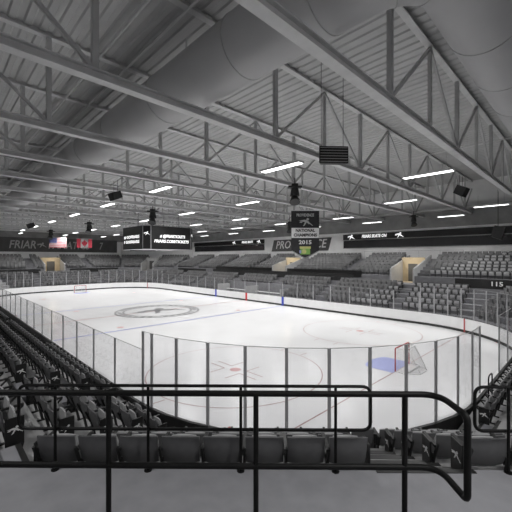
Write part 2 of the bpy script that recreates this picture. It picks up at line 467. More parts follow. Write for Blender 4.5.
# platform behind the front guard rail (the viewpoint's own floor)
def nr(u, d, z):          # near right corner frame: u to the right along the corner row, d inward from the viewpoint
    n = Vector((.70710678, -.70710678, 0)); e = tangent(SIDES['near_right'][0])
    return Vector((CAM.x, CAM.y, 0))-n*d+e*(u-.011*d)+Vector((0, 0, z))
b = MB(); q = [nr(-6, 2.85, 0), nr(1.75, 2.85, 0), nr(1.75, -4, 0), nr(-6, -4, 0)]
b.prism([(p.x, p.y) for p in q][::-1], 3.15, 3.7); struct(b, 'floor_platform', M['walk'])

# aisle stairs: half steps with black nosings
AISLES = [('near', 23.9, 1.2), ('near', 8.9, 1.2), ('near', None, .9), ('near_right', .64, 1.3), ('right', -8.2, 2.2), ('right', 3.6, 1.2)]
def clip_aisle(side, t, a, w):
    h = side_half(side, t)-.05; a = h-w/2 if a is None else a; lo, hi = max(-h, a-w/2), min(h, a+w/2)
    return (lo, hi) if hi-lo > .3 else None
lab_aisle = ['grey aisle stairs between the two left seat blocks', 'grey aisle stairs far along the left stand', 'grey aisle stairs at lower left beside the corner block',
             'grey aisle stairs with black nosings below the loop end of the railing', 'grey aisle stairs at right between corner and end blocks', 'grey aisle stairs in the end stand at the right edge']
for (side, a, w), lab in zip(AISLES, lab_aisle):
    t = thing('aisle_stairs', lab, 'stairs', (0, 0, 0))
    for k in range(1, 7):
        te = E0+PITCH*(k-1)
        z_lo = stread(side, k-1) if k > 1 else .5; z_hi = stread(side, k) if k < 6 else WALK_Z
        iv = clip_aisle(side, te, a, w)
        if iv is None or (side == 'near_right' and k < 3): continue
        if k > 1:
            st = MB(); slab(st, side, te-.40, te, z_lo, (z_lo+z_hi)/2, [iv]); st.build('half_step', M['walk'], t)
            nb = MB(); slab(nb, side, te-.40, te-.32, (z_lo+z_hi)/2+.001, (z_lo+z_hi)/2+.008, [iv]); nb.build('nosing', M['black'], t)
        nb = MB(); slab(nb, side, te, te+.08, z_hi+.001, z_hi+.008, [iv]); nb.build('nosing', M['black'], t)

# ------------------------------------------------------------------ seats
SW = .58
def seat_proto():
    root = thing('stadium_seat', 'seat', 'seat')
    back = MB(); nx_, nz_ = 8, 5; vs = []
    for side in (0, 1):
        for j in range(nz_+1):
            for i in range(nx_+1):
                u = i/nx_*2-1; v = j/nz_
                x = u*.262*(1-.04*(1-v))+.015; z = .38+.42*v+(-.018*u*u if j == nz_ else 0)
                y = -.02-.10*v+.045*u*u-(.028 if side == 0 else 0)-.02*math.sin(PI*v)
                vs.append((x, y, z))
    W = nx_+1; H = nz_+1; f = []
    for j in range(nz_):
        for i in range(nx_):
            a = j*W+i; f.append((a, a+1, a+W+1, a+W)); a += W*H; f.append((a, a+W, a+W+1, a+1))
    o = W*H
    for i in range(nx_): f.append((i, o+i, o+i+1, i+1)); k = nz_*W+i; f.append((k, k+1, o+k+1, o+k))
    for j in range(nz_): a = j*W; f.append((a, a+W, o+a+W, o+a)); a += nx_; f.append((a, o+a, o+a+W, a+W))
    back.add(vs, f); back.sm = True; back.build('backrest', M['seat_back'], root)
    st = MB(); vs = []
    for side in (0, 1):
        for j in range(5):
            for i in range(5):
                u = i/4*2-1; v = j/4
                x = u*(.205-.03*(v > .9)-.02*(v < .1))+.02; z = .30+.40*v
                y = .075+.03*v+.05*math.sin(PI*min(1, v*1.1))*(side)+(.02 if side else -.015)-.02*u*u*side
                vs.append((x, y, z))
    f = []
    for j in range(4):
        for i in range(4):
            a = j*5+i; f.append((a, a+5, a+6, a+1)); a += 25; f.append((a, a+1, a+6, a+5))
    for i in range(4): f.append((i, i+1, 25+i+1, 25+i)); k = 20+i; f.append((k, 25+k, 25+k+1, k+1))
    for j in range(4): a = j*5; f.append((a, 25+a, 25+a+5, a+5)); a += 4; f.append((a, a+5, 25+a+5, 25+a))
    st.add(vs, f); st.sm = True; st.build('seat', M['seat_front'], root)
    sd = MB(); x = -SW/2+.03
    sd.box((x, .04, .012), (.05, .30, .024)); sd.bar((x, .06, .02), (x, -.03, .44), .04, .05)
    sd.bar((x, -.04, .40), (x, -.15, .66), .03, .035); sd.bar((x, -.10, .60), (x, .31, .62), .05, .035)
    sd.bar((x, .30, .60), (x, .03, .34), .03, .035)
    sd.build('armrest_frame', M['black'], root)
    return root
def end_panel(sgn):
    b = MB(); x = sgn*(SW/2+.03)
    pts = [(-.04, .0), (.20, .0), (.20, .12), (.22, .20), (.22, .645), (-.04, .645), (-.04, .3)]
    vs = [(x+dx, y, z) for dx in (-.014, .014) for y, z in pts]; n = len(pts)
    b.add(vs, [tuple(range(n)), tuple(range(2*n-1, n-1, -1))]+[(i, (i+1) % n, n+(i+1) % n, n+i) for i in range(n)])
    return b
PROTO = seat_proto()
seat_kids = kids(PROTO)
EM_ME = {}
for s in (-1, 1):
    T = face_T((s*(SW/2+.046), .09, .44), (s, 0, 0))
    e1 = MB(); emblem(e1, T, .115, .003)
    EM_ME[s] = (end_panel(s).mesh('end_panel', M['black']), e1.mesh('emblem', M['white']))

def project(p):
    F = Vector((math.cos(YAW), math.sin(YAW), 0)); R = Vector((math.sin(YAW), -math.cos(YAW), 0)); d = Vector(p)-CAM
    w = d.dot(F)
    if w < .3: return None
    return 256+FPX*d.dot(R)/w, 257.7-FPX*d.z/w, w
SEATS = []
def block(side, a0, a1, rows, z_of, t_of, sect, ref, flip=False, pad=.18):
    """rows of seats between tangential a0..a1; flip counts from the high end"""
    for k in rows:
        t = t_of(k); h = side_half(side, t)-pad
        lo, hi = max(a0, -h), min(a1, h)
        if side == 'near' and k == 1 and sect.startswith('L'): lo = max(lo, 14.6)
        if sect[0] == 'F' and t < 2.0 and side == 'far':
            if lo < 6.6 and hi > -6.6:
                if lo < -6.6: hi = min(hi, -6.6)
                elif hi > 6.6: lo = max(lo, 6.6)
                else: continue
        n = int((hi-lo)/SW)
        if n < 1: continue
        st = lo+((hi-lo)-n*SW)/2
        if side == 'near_right': st = lo if lo > 0 else hi-n*SW
        if sect.startswith('short'): st = hi-n*SW
        nn = SIDES[side][0]; rz = math.atan2(-nn[1], -nn[0])-PI/2
        for i in range(n):
            p = spt(side, st+SW*(i+.5), t, z_of(k)-(.16 if side == 'near' and k == 1 else 0))
            SEATS.append(dict(p=p, rz=rz, row=k, sect=sect, ref=ref, idx=(n-i if flip else i+1), n=n, lo=(i == 0), hi=(i == n-1), upper=t > 5))
LT = lambda k: PITCH*(k-1)
UT = lambda k: TU0+PITCH*(k-1)+.62
R5 = range(1, 6); RU = range(1, NU+1)
# the tangent of the near side runs to +X (right in the photo), of the right end to +Y, of the far side to -X
block('near', 9.5, 23.2, R5, tread, LT, 'L left stand', 'aisle', True)
block('near', -6, 8.3, R5, tread, LT, 'L left stand beyond the second aisle', 'aisle', True)
block('near', 24.4, 40, R5, tread, LT, 'short block left of the corner', 'right', True, pad=.95)
block('near_right', -4.71, 1.2, [1], tread, LT, 'corner block below the railing', 'left', pad=.03)
block('near_right', -4.71, -.05, range(2, 6), tread, LT, 'corner block below the railing', 'left', pad=.03)
block('near_right', 1.3, 6, R5, tread, LT, 'small corner block at right', 'left')
block('right', -7.1, 2.9, R5, tread, LT, 'right end stand', 'near aisle')
block('right', 4.2, 8, R5, tread, LT, 'right end stand beyond aisle', 'aisle')
# far stands
fa = [-27, -20.8, -12, -3, 5.5, 14, 22, 30]
fn = ['A', 'B', 'C', 'D', 'E', 'F', 'G']
far_names = ['rightmost far lower block', 'second far lower block from right', 'third far lower block from right', 'fourth far lower block from right', 'fifth far lower block from right', 'sixth far lower block from right', 'leftmost far lower block']
for i in range(7):
    block('far', fa[i]+.55, fa[i+1]-.55, R5, tread, LT, 'F'+far_names[i], 'right end')
    lo, hi = fa[i]+.55-(6 if i == 0 else 0), fa[i+1]-.55
    cuts = minus(lo, hi, [(g0-.25, g1+.25) for g0, g1 in voms('far') if g1 > lo and g0 < hi])
    for c0, c1 in cuts: block('far', c0, c1, RU, utread, UT, 'F'+far_names[i].replace('lower', 'upper'), 'right end')
for side in ('far_left', 'far_right'):
    block(side, -12, -.6, R5, tread, LT, 'Fcorner', 'x'); block(side, .6, 12, R5, tread, LT, 'Fcorner', 'x')
    v = voms(side); c = v[0] if v else (-.6, .6)
    block(side, -14, c[0]-.25, RU, utread, UT, 'Fcorner', 'x'); block(side, c[1]+.25, 14, RU, utread, UT, 'Fcorner', 'x')
for a0, a1 in ((-14, -5.6), (-4.5, 4.5), (5.6, 14)):
    block('left', a0, a1, R5, tread, LT, 'Fend', 'x')
    for c0, c1 in minus(a0, a1, [(g0-.25, g1+.25) for g0, g1 in voms('left') if g1 > a0 and g0 < a1]):
        block('left', c0, c1, RU, utread, UT, 'Fend', 'x')
vis, rest = [], []
for s in SEATS:
    q = project(s['p']+Vector((0, 0, .6)))
    if q and -14 < q[0] < 526 and q[1] < 520: s['w'] = q[2]; vis.append(s)
    elif q and -90 < q[0] < 620: rest.append(s)
ORD = ['zeroth', 'first', 'second', 'third', 'fourth', 'fifth', 'sixth', 'seventh', 'eighth', 'ninth', 'tenth', 'eleventh', 'twelfth', 'thirteenth',
       'fourteenth', 'fifteenth', 'sixteenth', 'seventeenth', 'eighteenth', 'nineteenth', 'twentieth'] + ['%dth' % i for i in range(21, 60)]
for i in range(21, 60):
    if i % 10 in (1, 2, 3): ORD[i] = str(i)+{1: 'st', 2: 'nd', 3: 'rd'}[i % 10]
ROWN = {1: 'front', 2: 'second', 3: 'third', 4: 'fourth', 5: 'back'}
URN = {1: 'front', 2: 'second', 3: 'third', 4: 'fourth', 5: 'fifth', 6: 'sixth', 7: 'back'}
named = [s for s in vis if s['ref'] != 'x']
named.sort(key=lambda s: s['w'])
ind = named[:300]; ids = set(id(s) for s in ind)
first = True
for s in ind:
    if first: o = PROTO
    else:
        o = PROTO.copy(); COL.objects.link(o)
        for part in seat_kids: c = part.copy(); COL.objects.link(c); c.parent = o
    o.location = s['p']; o.rotation_euler = (0, 0, s['rz'])
    sect = s['sect'].replace('L left', 'left'); sect = sect[1:] if sect[0] == 'F' else sect
    o['label'] = 'grey folding seat, %s from %s, %s row of %s' % (ORD[s['idx']], s['ref'], (URN if s['upper'] else ROWN)[s['row']], sect)
    o['group'] = 'folding arena seats'
    first = False
    for flag, sg in ((s['lo'], -1), (s['hi'], 1)):    # local +x of a seat facing inward runs along the tangent
        if flag:
            e = bpy.data.objects.new('end_panel', EM_ME[sg][0]); COL.objects.link(e); e.parent = o
            g = bpy.data.objects.new('emblem', EM_ME[sg][1]); COL.objects.link(g); g.parent = e; g['label'] = 'white emblem'
far = MB()
for s in vis+rest:
    if id(s) in ids: continue
    T = Matrix.Translation(s['p']) @ Matrix.Rotation(s['rz'], 4, 'Z')
    far.add([(-.24, -.06, .40), (.24, -.06, .40), (.25, -.15, .84), (-.25, -.15, .84), (-.24, -.02, .40), (.24, -.02, .40), (.25, -.11, .84), (-.25, -.11, .84)],
            [(0, 1, 2, 3), (4, 5, 6, 7), (0, 1, 5, 4), (1, 2, 6, 5), (2, 3, 7, 6), (3, 0, 4, 7)], T)
    far.box((0, .10, .47), (.42, .08, .38), T)
    far.box((-SW/2, .06, .31), (.04, .3, .60), T)
tag(far.build('distant_seats', M['seat_far']), 'rows of grey folding seats filling the far stands', 'seats', kind='stuff')

# ------------------------------------------------------------------ railings at the viewpoint
def round_path(pts, r, n=6, closed=False):
    out = []; N = len(pts); P = [Vector(p) for p in pts]
    for i, p in enumerate(P):
        if not closed and i in (0, N-1): out.append(p); continue
        a = (P[i-1]-p); b = (P[(i+1) % N]-p); rr = min(r, a.length*.48, b.length*.48)
        a = p+a.normalized()*rr; b = p+b.normalized()*rr
        for k in range(n+1):
            t = k/n; out.append(a*(1-t)**2+p*2*t*(1-t)+b*t*t)
    return out
ga = thing('guard_rail', 'thick black pipe guard rail with looped end, nearest to the viewer', 'railing', nr(0, 2.7, 3.7))
off = nr(0, 2.7, 3.7)
UL = -4.6; zt, zb = 4.868, 4.28
path = round_path([nr(UL, 2.7, zt), nr(1.47, 2.7, zt), nr(1.47, 2.33, zt)], .15, 8)
loop_t = round_path(path[:-1]+[nr(1.47, 2.33, zt), nr(1.47, 2.33, zb)]+[p+Vector((0, 0, zb-zt)) for p in path[:-1][::-1]], .05, 4)
pb = MB(); pb.tube([p-off for p in loop_t], .024, 10); pb.build('pipe_loop', M['black_rail'], ga)
for i, u in enumerate((-4.8+.03, -3.6+.03, -2.4+.03, -1.2, 0.0, 1.2)):
    if u < -4.5: continue
    b = MB(); b.tube([nr(u, 2.7, zt)-off, nr(u, 2.7, 3.7)-off], .0215, 10); b.build('post', M['black_rail'], ga)
    b = MB(); p = nr(u, 2.7, 3.7)-off; b.cyl((p.x, p.y, 0), .055, .012, 14); b.build('foot_flange', M['black_rail'], ga)
def panel_rail(label, u0, u1, posts, d=4.43):
    g = thing('panel_rail', label, 'railing', nr((u0+u1)/2, d, WALK_Z)); of = nr((u0+u1)/2, d, WALK_Z)
    z1, z0 = 4.262, 3.683
    fr = round_path([nr(u0, d, z1), nr(u1, d, z1), nr(u1, d, z0), nr(u0, d, z0)], .12, 6, True)
    b = MB(); b.tube([p-of for p in fr], .021, 8, True); b.build('pipe_frame', M['black_rail'], g)
    for u in posts:
        b = MB(); b.tube([nr(u, d-.03, z1)-of, nr(u, d-.03, WALK_Z)-of], .0195, 8); b.build('post', M['black_rail'], g)
        b = MB(); p = nr(u, d-.03, WALK_Z)-of; b.cyl((p.x, p.y, 0), .05, .012, 12); b.build('foot_flange', M['black_rail'], g)
panel_rail('thin black panel rail with rounded corners behind the corner seat block', -3.18, 1.52, [-2.67, -1.43, -.2, 1.05])
panel_rail('thin black panel rail with rounded corner at the right edge', 2.89, 5.3, [3.31, 4.5])
hp = MB(); c = spt('right', -6.2, LT(3)-.2, tread(3)-.1)
g = thing('hoop_rail', 'small black hoop handrail in the aisle at the right edge', 'handrail', spt('right', -5.0, E0+.25, tread(1)))
hp.tube(round_path([(0, 0, 0), (0, 0, .95), (0, .55, .95), (0, .55, .0)], .14, 6), .021, 8); hp.build('hoop', M['black_rail'], g)

# ------------------------------------------------------------------ walls, roof
for side in SIDES:
    b = MB(); slab(b, side, TWALL, TWALL+.3, -.2, 15.2)
    struct(b, 'wall_'+side, M['wall'])
ce = MB(); y = -31.0; k = 0; prof = []
while y < 31:
    prof += [(y, 14.78), (y+.20, 14.78), (y+.26, 14.84), (y+.43, 14.84)]; y += .49
n = len(prof)
ce.v = [(x, p[0], p[1]) for x in (-50, 50) for p in prof]
ce.f = [[i, i+1, n+i+1, n+i] for i in range(n-1)]
o = ce.build('ceiling', M['deck']); o['kind'] = 'structure'
rf = MB(); rf.box((0, 0, 15.3), (101, 63, .2)); struct(rf, 'ceiling_roof', M['wall_dark'])

TX = [34.85]+[29.7-5.15*i for i in range(15)]
PAN = 3.8
def truss(x, lab):
    t = thing('roof_truss', lab, 'truss', (x, 0, 11.0), 0, 'roof trusses')
    Y = 27.0 if abs(x) < 32 else max(12, 27.0-(abs(x)-32)*1.05)
    for z, nm in ((.0, 'bottom_chord'), (3.62, 'top_chord')):
        b = MB(); w = .32 if nm == 'bottom_chord' else .26
        b.box((0, 0, z+.03), (w, 2*Y, .045)); b.box((0, 0, z+.16), (.09, 2*Y, .24)); b.box((0, 0, z+.27), (w, 2*Y, .03))
        b.build(nm, M['steel'], t)
    j = -8
    while j < 9:
        yb = -7.4+7.6*j; yt = yb+PAN
        for a, b_, w in (((yb, .25), (yb, 3.62), .17), ((yt, .25), (yt, 3.62), .14), ((yb, .27), (yt, 3.6), .11), ((yb, .27), (yb-PAN, 3.6), .11)):
            lo, hi = min(a[0], b_[0]), max(a[0], b_[0])
            if lo < -Y+.2 or hi > Y-.2: continue
            if hi > -12.6 and lo < -9.6 and x > -20.5: continue       # the duct passes through this bay
            mb = MB(); mb.bar((0, a[0], a[1]), (0, b_[0], b_[1]), w, w, (1, 0, 0)); mb.build('web_member', M['steel_dark'], t)
        j += 1
    return t
TL = ['grey steel roof truss directly above the viewer', 'grey steel roof truss nearest the viewer, crossing the top right', 'second grey steel roof truss from the viewer, above the black hanging box']
for i, x in enumerate(TX):
    truss(x, TL[i] if i < 3 else '%s grey steel roof truss counted from the viewer' % ORD[i])
for i, (y, z) in enumerate(((-12.15, 14.3), (-13.2, 14.45), (10.5, 14.3))):
    b = MB(); b.tube([(-44, y, z), (36, y, z)], .045, 8)
    tag(b.build('sprinkler_pipe', M['steel']), ['grey pipe under the roof deck beside the big duct', 'thin grey pipe under the roof deck at upper left', 'grey pipe under the roof deck over the far half of the ice'][i], 'pipe')

# big round duct with an elbow
du = thing('air_duct', 'huge round grey air duct running under the roof and turning at upper right', 'duct', (31.0, -9.5, 12.85))
of = Vector((31.0, -9.5, 12.85)); DR = 1.02
dp = [(x, -11.0, 12.85) for x in (-20, -10, 0, 8, 14, 18, 22, 26, 29.5)]
el = [(30.6+1.7*math.sin(a), -9.3-1.7*math.cos(a), 12.85) for a in [PI/2*i/10 for i in range(0, 11)]]
run = [(32.3, y, 12.85) for y in (-7, -3, 2, 8, 14, 20, 25)]
b = MB(); b.tube([Vector(p)-of for p in dp+el+run], DR, 40); b.build('duct_body', M['duct'], du)
def ring_at(p, d):
    d = Vector(d).normalized(); r = d.cross(Vector((0, 0, 1)))
    rg = [Vector(p)-of+(r*math.cos(2*PI*k/36)+Vector((0, 0, 1))*math.sin(2*PI*k/36))*(DR+.005) for k in range(36)]
    b = MB(); b.tube(rg, .018, 5, True); b.build('seam_ring', M['seam'], du)
for x in (-16, -11, -6, -1, 3.5, 7, 12, 16.5, 21.5, 26.5, 29.6): ring_at((x, -11, 12.85), (1, 0, 0))
for i in (3, 6): ring_at(el[i], Vector(el[i+1])-Vector(el[i-1]))
for y in (-7, -4, -1, 3, 7, 11, 15, 20): ring_at((32.3, y, 12.85), (0, 1, 0))
for x in (28, 23, 17.5, 12.5, 7.5, 2.5, -4, -9, -14):
    b = MB(); b.box(Vector((x, -11, 14.3))-of, (.06, .03, .9)); b.build('hanger', M['steel_dark'], du)

# ------------------------------------------------------------------ lamps
LIGHTS = [(28.4, 0), (28.4, 14.8), (24, -6.4), (24, 7.4), (24, 20)]
for x in (15.3, 6.6, -2.1, -10.8, -19.5, -28.2):
    for y in (-8, -.5, 6.5, 13.6, 20.3): LIGHTS.append((x, y))
LIGHTS += [(-36, -7), (-36, 0), (-36, 7), (40, -12.5), (36.8, -16), (27.5, -21.5)]
LP = 252.0
lamp_root = None
for i, (x, y) in enumerate(LIGHTS):
    if lamp_root is None:
        lamp_root = thing('ceiling_lamp', 'x', 'lamp', group='ceiling lamps')
        b = MB(); b.box((0, 0, .10), (2.44, .40, .09)); b.build('housing', M['lampbox'], lamp_root)
        b = MB(); b.box((0, .09, .045), (2.36, .13, .02)); b.box((0, -.09, .045), (2.36, .13, .02)); b.build('lens', M['lens'], lamp_root)
        b = MB()
        for sx in (-1, 1): b.bar((sx*.9, 0, .14), (sx*.9, 0, 1.0), .015)
        b.build('hanger', M['steel_dark'], lamp_root)
        o = lamp_root
    else: o = copy_tree(lamp_root)
    o.location = (x, y, 10.2)
    q = project((x, y, 10.2))
    o['label'] = 'white ceiling lamp, %s of its crosswise line, %s line from the viewer' % (
        ORD[1+sum(1 for a in LIGHTS if abs(a[0]-x) < .1 and a[1] < y)], ORD[1+len(set(a[0] for a in LIGHTS if a[0] > x+.1))])
    if o is not lamp_root: continue
    ld = bpy.data.lights.new('tube_light', 'AREA'); ld.shape = 'RECTANGLE'; ld.size = 2.3; ld.size_y = .3; ld.energy = LP
    ld.color = (1, .995, .985); ld.spread = math.radians(150)
    lo = bpy.data.objects.new('tube_light', ld); COL.objects.link(lo); lo.parent = o; lo.location = (0, 0, .02)

# ------------------------------------------------------------------ scoreboard
sbd = thing('scoreboard', 'black centre hung scoreboard with white lettering above the ice', 'scoreboard', (0, 0, 6.85))
HWB, CHB, HB = 2.35, .6, 2.4
oc = [(HWB+CHB, -HWB), (HWB+CHB, HWB), (HWB, HWB+CHB), (-HWB, HWB+CHB), (-HWB-CHB, HWB), (-HWB-CHB, -HWB), (-HWB, -HWB-CHB), (HWB, -HWB-CHB)]
b = MB(); b.prism(oc, 0, HB); b.build('housing', M['aluminium'], sbd)
for n in ((1, 0), (0, -1), (-1, 0), (0, 1)):
    scr = MB(); T = face_T(Vector((n[0], n[1], 0))*(HWB+CHB+.03)+Vector((0, 0, HB/2)), (n[0], n[1], 0)); scr.box((0, 0, 0), (2*HWB-.12, HB-.02, .06), T)
    s_ = scr.build('screen', M['led'], sbd)
    Tt = face_T(Vector((n[0], n[1], 0))*(HWB+CHB+.07)+Vector((0, 0, HB/2)), (n[0], n[1], 0))
    if n[0]:
        text_obj('# @FRIARTICKETS', 'lettering', M['led_text'], s_, .42, Tt @ Matrix.Translation((.1, .15, 0)), width=3.0, shear=.15, bold=.01)
        text_obj('FRIARS.COM/TICKETS', 'lettering', M['led_text'], s_, .42, Tt @ Matrix.Translation((.0, -.38, 0)), width=4.1, shear=.15, bold=.01)
    else:
        text_obj('# GOFRIARS', 'lettering', M['led_text'], s_, .42, Tt @ Matrix.Translation((-.1, .1, 0)), width=3.7, bold=.01)
        text_obj('f GOFRIARS', 'lettering', M['led_text'], s_, .42, Tt @ Matrix.Translation((-.1, -.42, 0)), width=3.7, bold=.01)
for n in ((1, -1), (1, 1), (-1, 1), (-1, -1)):
    nv = Vector((n[0], n[1], 0)).normalized(); dd = (HWB+HWB+CHB)/math.sqrt(2)
    scr = MB(); T = face_T(nv*(dd+.02)+Vector((0, 0, HB/2)), nv); scr.box((0, 0, 0), (.72, HB-.1, .05), T); s_ = scr.build('corner_screen', M['led'], sbd)
    e = MB(); emblem(e, face_T(nv*(dd+.05)+Vector((0, 0, HB*.66)), nv), .34, .01); e.build('emblem', M['led_text'], s_)
for sx in (-1, 1):
    for sy in (-1, 1): MB().bar((sx*1.6, sy*1.6, HB), (sx*1.6, sy*1.6, 4.2), .04).build('hanger', M['black'], sbd)

# ------------------------------------------------------------------ speakers and hanging gear
def speaker_box(label, loc, size, rz, tilt, hang, louvre=False):
    t = thing('loudspeaker', label, 'speaker', loc, rz)
    T = Matrix.Rotation(tilt, 4, 'X'); w, d, h = size
    b = MB(); v = [(-w/2, -d/2, -h/2), (w/2, -d/2, -h/2), (w/2*.72, d/2, -h/2*.8), (-w/2*.72, d/2, -h/2*.8), (-w/2, -d/2, h/2), (w/2, -d/2, h/2), (w/2*.72, d/2, h/2), (-w/2*.72, d/2, h/2)]
    b.add(v, [(3, 2, 1, 0), (4, 5, 6, 7), (0, 1, 5, 4), (1, 2, 6, 5), (2, 3, 7, 6), (3, 0, 4, 7)], T); b.build('cabinet', M['speaker'], t, .015)
    b = MB(); b.box((0, -d/2-.012, 0), (w*.94, .02, h*.92), T); gr = b.build('grille', M['grille'], t)
    if louvre:
        b = MB()
        for k in range(6): b.box((0, -d/2-.03, -h*.4+h*.16*k), (w*.92, .02, .02), T)
        b.build('louvre', M['steel_dark'], gr)
    b = MB()
    for sx in (-1, 1): b.bar((sx*w*.38, 0, h*.45), (sx*w*.38, 0, hang), .018)
    b.build('hang_cable', M['black'], t)
    return t
AZ = YAW-PI/2
speaker_box('large black hanging box on two cables above the ice', (26.6, -6.05, 10.3), (1.25, .5, .72), AZ+.05, 0, 4.2, True)
speaker_box('black wedge loudspeaker hanging upper left of the scoreboard', (12.6, -9.7, 10.0), (.8, .6, .5), AZ-.8, .35, 1.0)
speaker_box('grey wedge loudspeaker hanging at upper right below the nearest truss', (28.7, 4.9, 10.05), (.66, .6, .58), AZ+.7, .45, .95)
speaker_box('black wedge loudspeaker hanging far left above the stands', (-14, -9.5, 9.9), (.9, .7, .6), AZ-.8, .35, 1.0)
speaker_box('black loudspeaker cut by the right edge below the roof', (29.3, 12.4, 7.85), (1.1, .7, .95), AZ+.9, .3, 3.2)
def cluster(label, loc, s=1.0):
    t = thing('speaker_cluster', label, 'speaker cluster', loc, AZ)
    b = MB(); b.box((0, 0, .42*s), (.85*s, .5*s, .10*s)); b.box((0, 0, .55*s), (.4*s, .3*s, .16*s)); b.build('mounting_plate', M['speaker'], t, .01)
    b = MB(); b.cyl((0, 0, -.15*s), .30*s, .5*s, 14, .22*s); b.build('upper_horn', M['speaker'], t)
    T = Matrix.Translation((-.02*s, -.08*s, -.38*s)) @ Matrix.Rotation(-.5, 4, 'X')
    b = MB(); b.cyl((0, 0, -.22*s), .34*s, .42*s, 14, .2*s, T); b.build('lower_horn', M['speaker'], t)
    b = MB(); b.bar((0, 0, .6*s), (0, 0, 11.0-loc[2]), .05); b.build('pole', M['speaker'], t)
cluster('black speaker cluster hanging above the pointed championship banner', (21.2, -1.9, 10.0), 1.0)
cluster('black speaker cluster hanging over centre ice above the scoreboard', (4.2, -2.8, 10.0), 1.15)
cluster('black speaker cluster hanging near the far wall at right', (20.7, 19.0, 10.0), .95)
cluster('black speaker cluster partly hidden behind the championship banner', (9.0, 12.2, 9.6), 1.0)
cluster('small black speaker cluster above the two flags', (-13, -3.1, 10.0), 1.2)
cluster('small black speaker cluster hanging left of the flags', (-28, -4.2, 9.8), 1.2)

# ------------------------------------------------------------------ pointed championship banner
bn = thing('banner', 'dark pointed championship banner reading 2015 hanging over the ice', 'banner', (17.0, 4.7, 10.0), AZ)
W2, H2 = 1.2, 3.45
b = MB()
vs = [(x, y, z) for y in (-.012, .012) for x, z in ((-W2, 0), (W2, 0), (W2, -H2), (0, -H2-.68), (-W2, -H2))]
b.add(vs, [(0, 1, 2, 3, 4), (9, 8, 7, 6, 5)]+[(i, (i+1) % 5, 5+(i+1) % 5, 5+i) for i in range(5)]); cl = b.build('cloth', M['cloth'], bn)
bt = MB(); bt.tube([(-W2-.05, 0, .02), (W2+.05, 0, .02)], .03, 8); bt.build('top_bar', M['white'], bn)
bt = MB()
for s in (-1, 1): bt.bar((s*1.0, 0, 0), (s*1.0, 0, 1.0), .015)
bt.build('hanger', M['steel_dark'], bn)
bt = MB(); bt.tube([(-W2+.04, -.02, -H2+.02), (0, -.02, -H2-.62), (W2-.04, -.02, -H2+.02)], .02, 5); bt.build('edge_trim', M['grey_print'], cl)
b = MB(); b.box((0, -.022, -1.9), (2.36, .016, .86)); wb = b.build('white_band', M['white'], cl)
def bt_text(txt, z, size, m, par, w, y=-.03): text_obj(txt, 'lettering', m, par, size, face_T((0, y, z), (0, -1, 0)), width=w, bold=.012)
bt_text('PROVIDENCE', -.38, .34, M['grey_print'], cl, 1.5)
bt_text('NATIONAL', -1.70, .36, M['cloth'], wb, 1.65, -.04)
bt_text('CHAMPIONS', -2.10, .36, M['cloth'], wb, 2.0, -.04)
bt_text('2015', -2.72, .46, M['white'], cl, 1.1)
e = MB(); emblem(e, face_T((.05, -.02, -1.0), (0, -1, 0)), .62, .012); e.build('emblem', M['grey_print'], cl)
e = MB(); e.box((0, -.022, -3.42), (.85, .014, .66)); lg = e.build('tournament_badge', M['bgreen'], cl)
e = MB(); e.box((0, -.032, -3.16), (.95, .012, .2)); e.cyl((0, 0, 0), .2, .012, 16, T=face_T((-.1, -.03, -3.5), (0, -1, 0))); e.build('badge_print', M['byellow'], lg)
e = MB(); e.box((-.42, -.034, -3.52), (.16, .012, .26)); e.build('badge_print', M['ice_blue'], lg)

# ------------------------------------------------------------------ wall signs, ribbons
WY = side_dist('far', TWALL); WX = -side_dist('left', TWALL)
# pale ledge wall strip above the last row on the far side + soffit darker band
for side in ('far', 'left', 'far_left'):
    b = MB(); slab(b, side, TWALL-.9, TWALL-.02, 11.6, 11.9); struct(b, 'trim_soffit', M['steel_dark'])
    b = MB(); slab(b, side, TWALL-.06, TWALL-.001, 9.65, 11.6); struct(b, 'trim_band', M['trimgrey'])
def ribbon(label, x0, x1, txts, emb):
    c = (x0+x1)/2; g = thing('led_ribbon', label, 'led display', (c, WY-.05, 7.3)); w = x1-x0
    b = MB(); b.box((0, -.10, 1.68), (w, .2, .78)); pn = b.build('display_panel', M['led'], g)
    b = MB(); b.box((0, -.03, .62), (w, .05, 1.1)); b.build('lower_panel', M['window'], g)
    b = MB(); b.box((0, -.12, 1.22), (w+.1, .24, .06)); b.box((0, -.06, .05), (w+.1, .12, .06)); b.build('frame', M['parapet'], g)
    for x, t, tw in txts: text_obj(t, 'lettering', M['led_text'], pn, .62, face_T((x-c, -.21, 1.68), (0, -1, 0)), width=tw, shear=.2, bold=.012)
    for x in emb:
        e = MB(); emblem(e, face_T((x-c, -.205, 1.64), (0, -1, 0)), .62, .01); e.build('emblem', M['led_text'], pn)
ribbon('long black led ribbon with white lettering at right on the far wall', 8.1, 30, [(12.9, 'FRIARS SKATE ON', 3.6)], [9.4, 16.4])
ribbon('black led ribbon with small white text left of the championship banner', -31, -8.4, [(-12.9, 'FRIARS SKATE', 3.2)], [-16.8, -9.7])
sg = thing('wall_sign', 'dark slanted wall sign with pale letters partly hidden by the pointed banner', 'sign', (-.3, WY-.03, 8.1))
b = MB(); v = [(-6.3, 0, -1.02), (5.7, 0, -1.02), (6.3, 0, 1.0), (-5.7, 0, 1.0)]
b.add([(x, y, z) for y in (-.06, 0) for x, _, z in v], [(0, 1, 2, 3), (7, 6, 5, 4), (0, 1, 5, 4), (1, 2, 6, 5), (2, 3, 7, 6), (3, 0, 4, 7)]); bk = b.build('backing', M['wall_dark'], sg)
text_obj('PROVIDENCE', 'lettering', M['white'], bk, 1.9, face_T((0, -.08, .05), (0, -1, 0)), width=10.7, shear=.25, bold=.02)
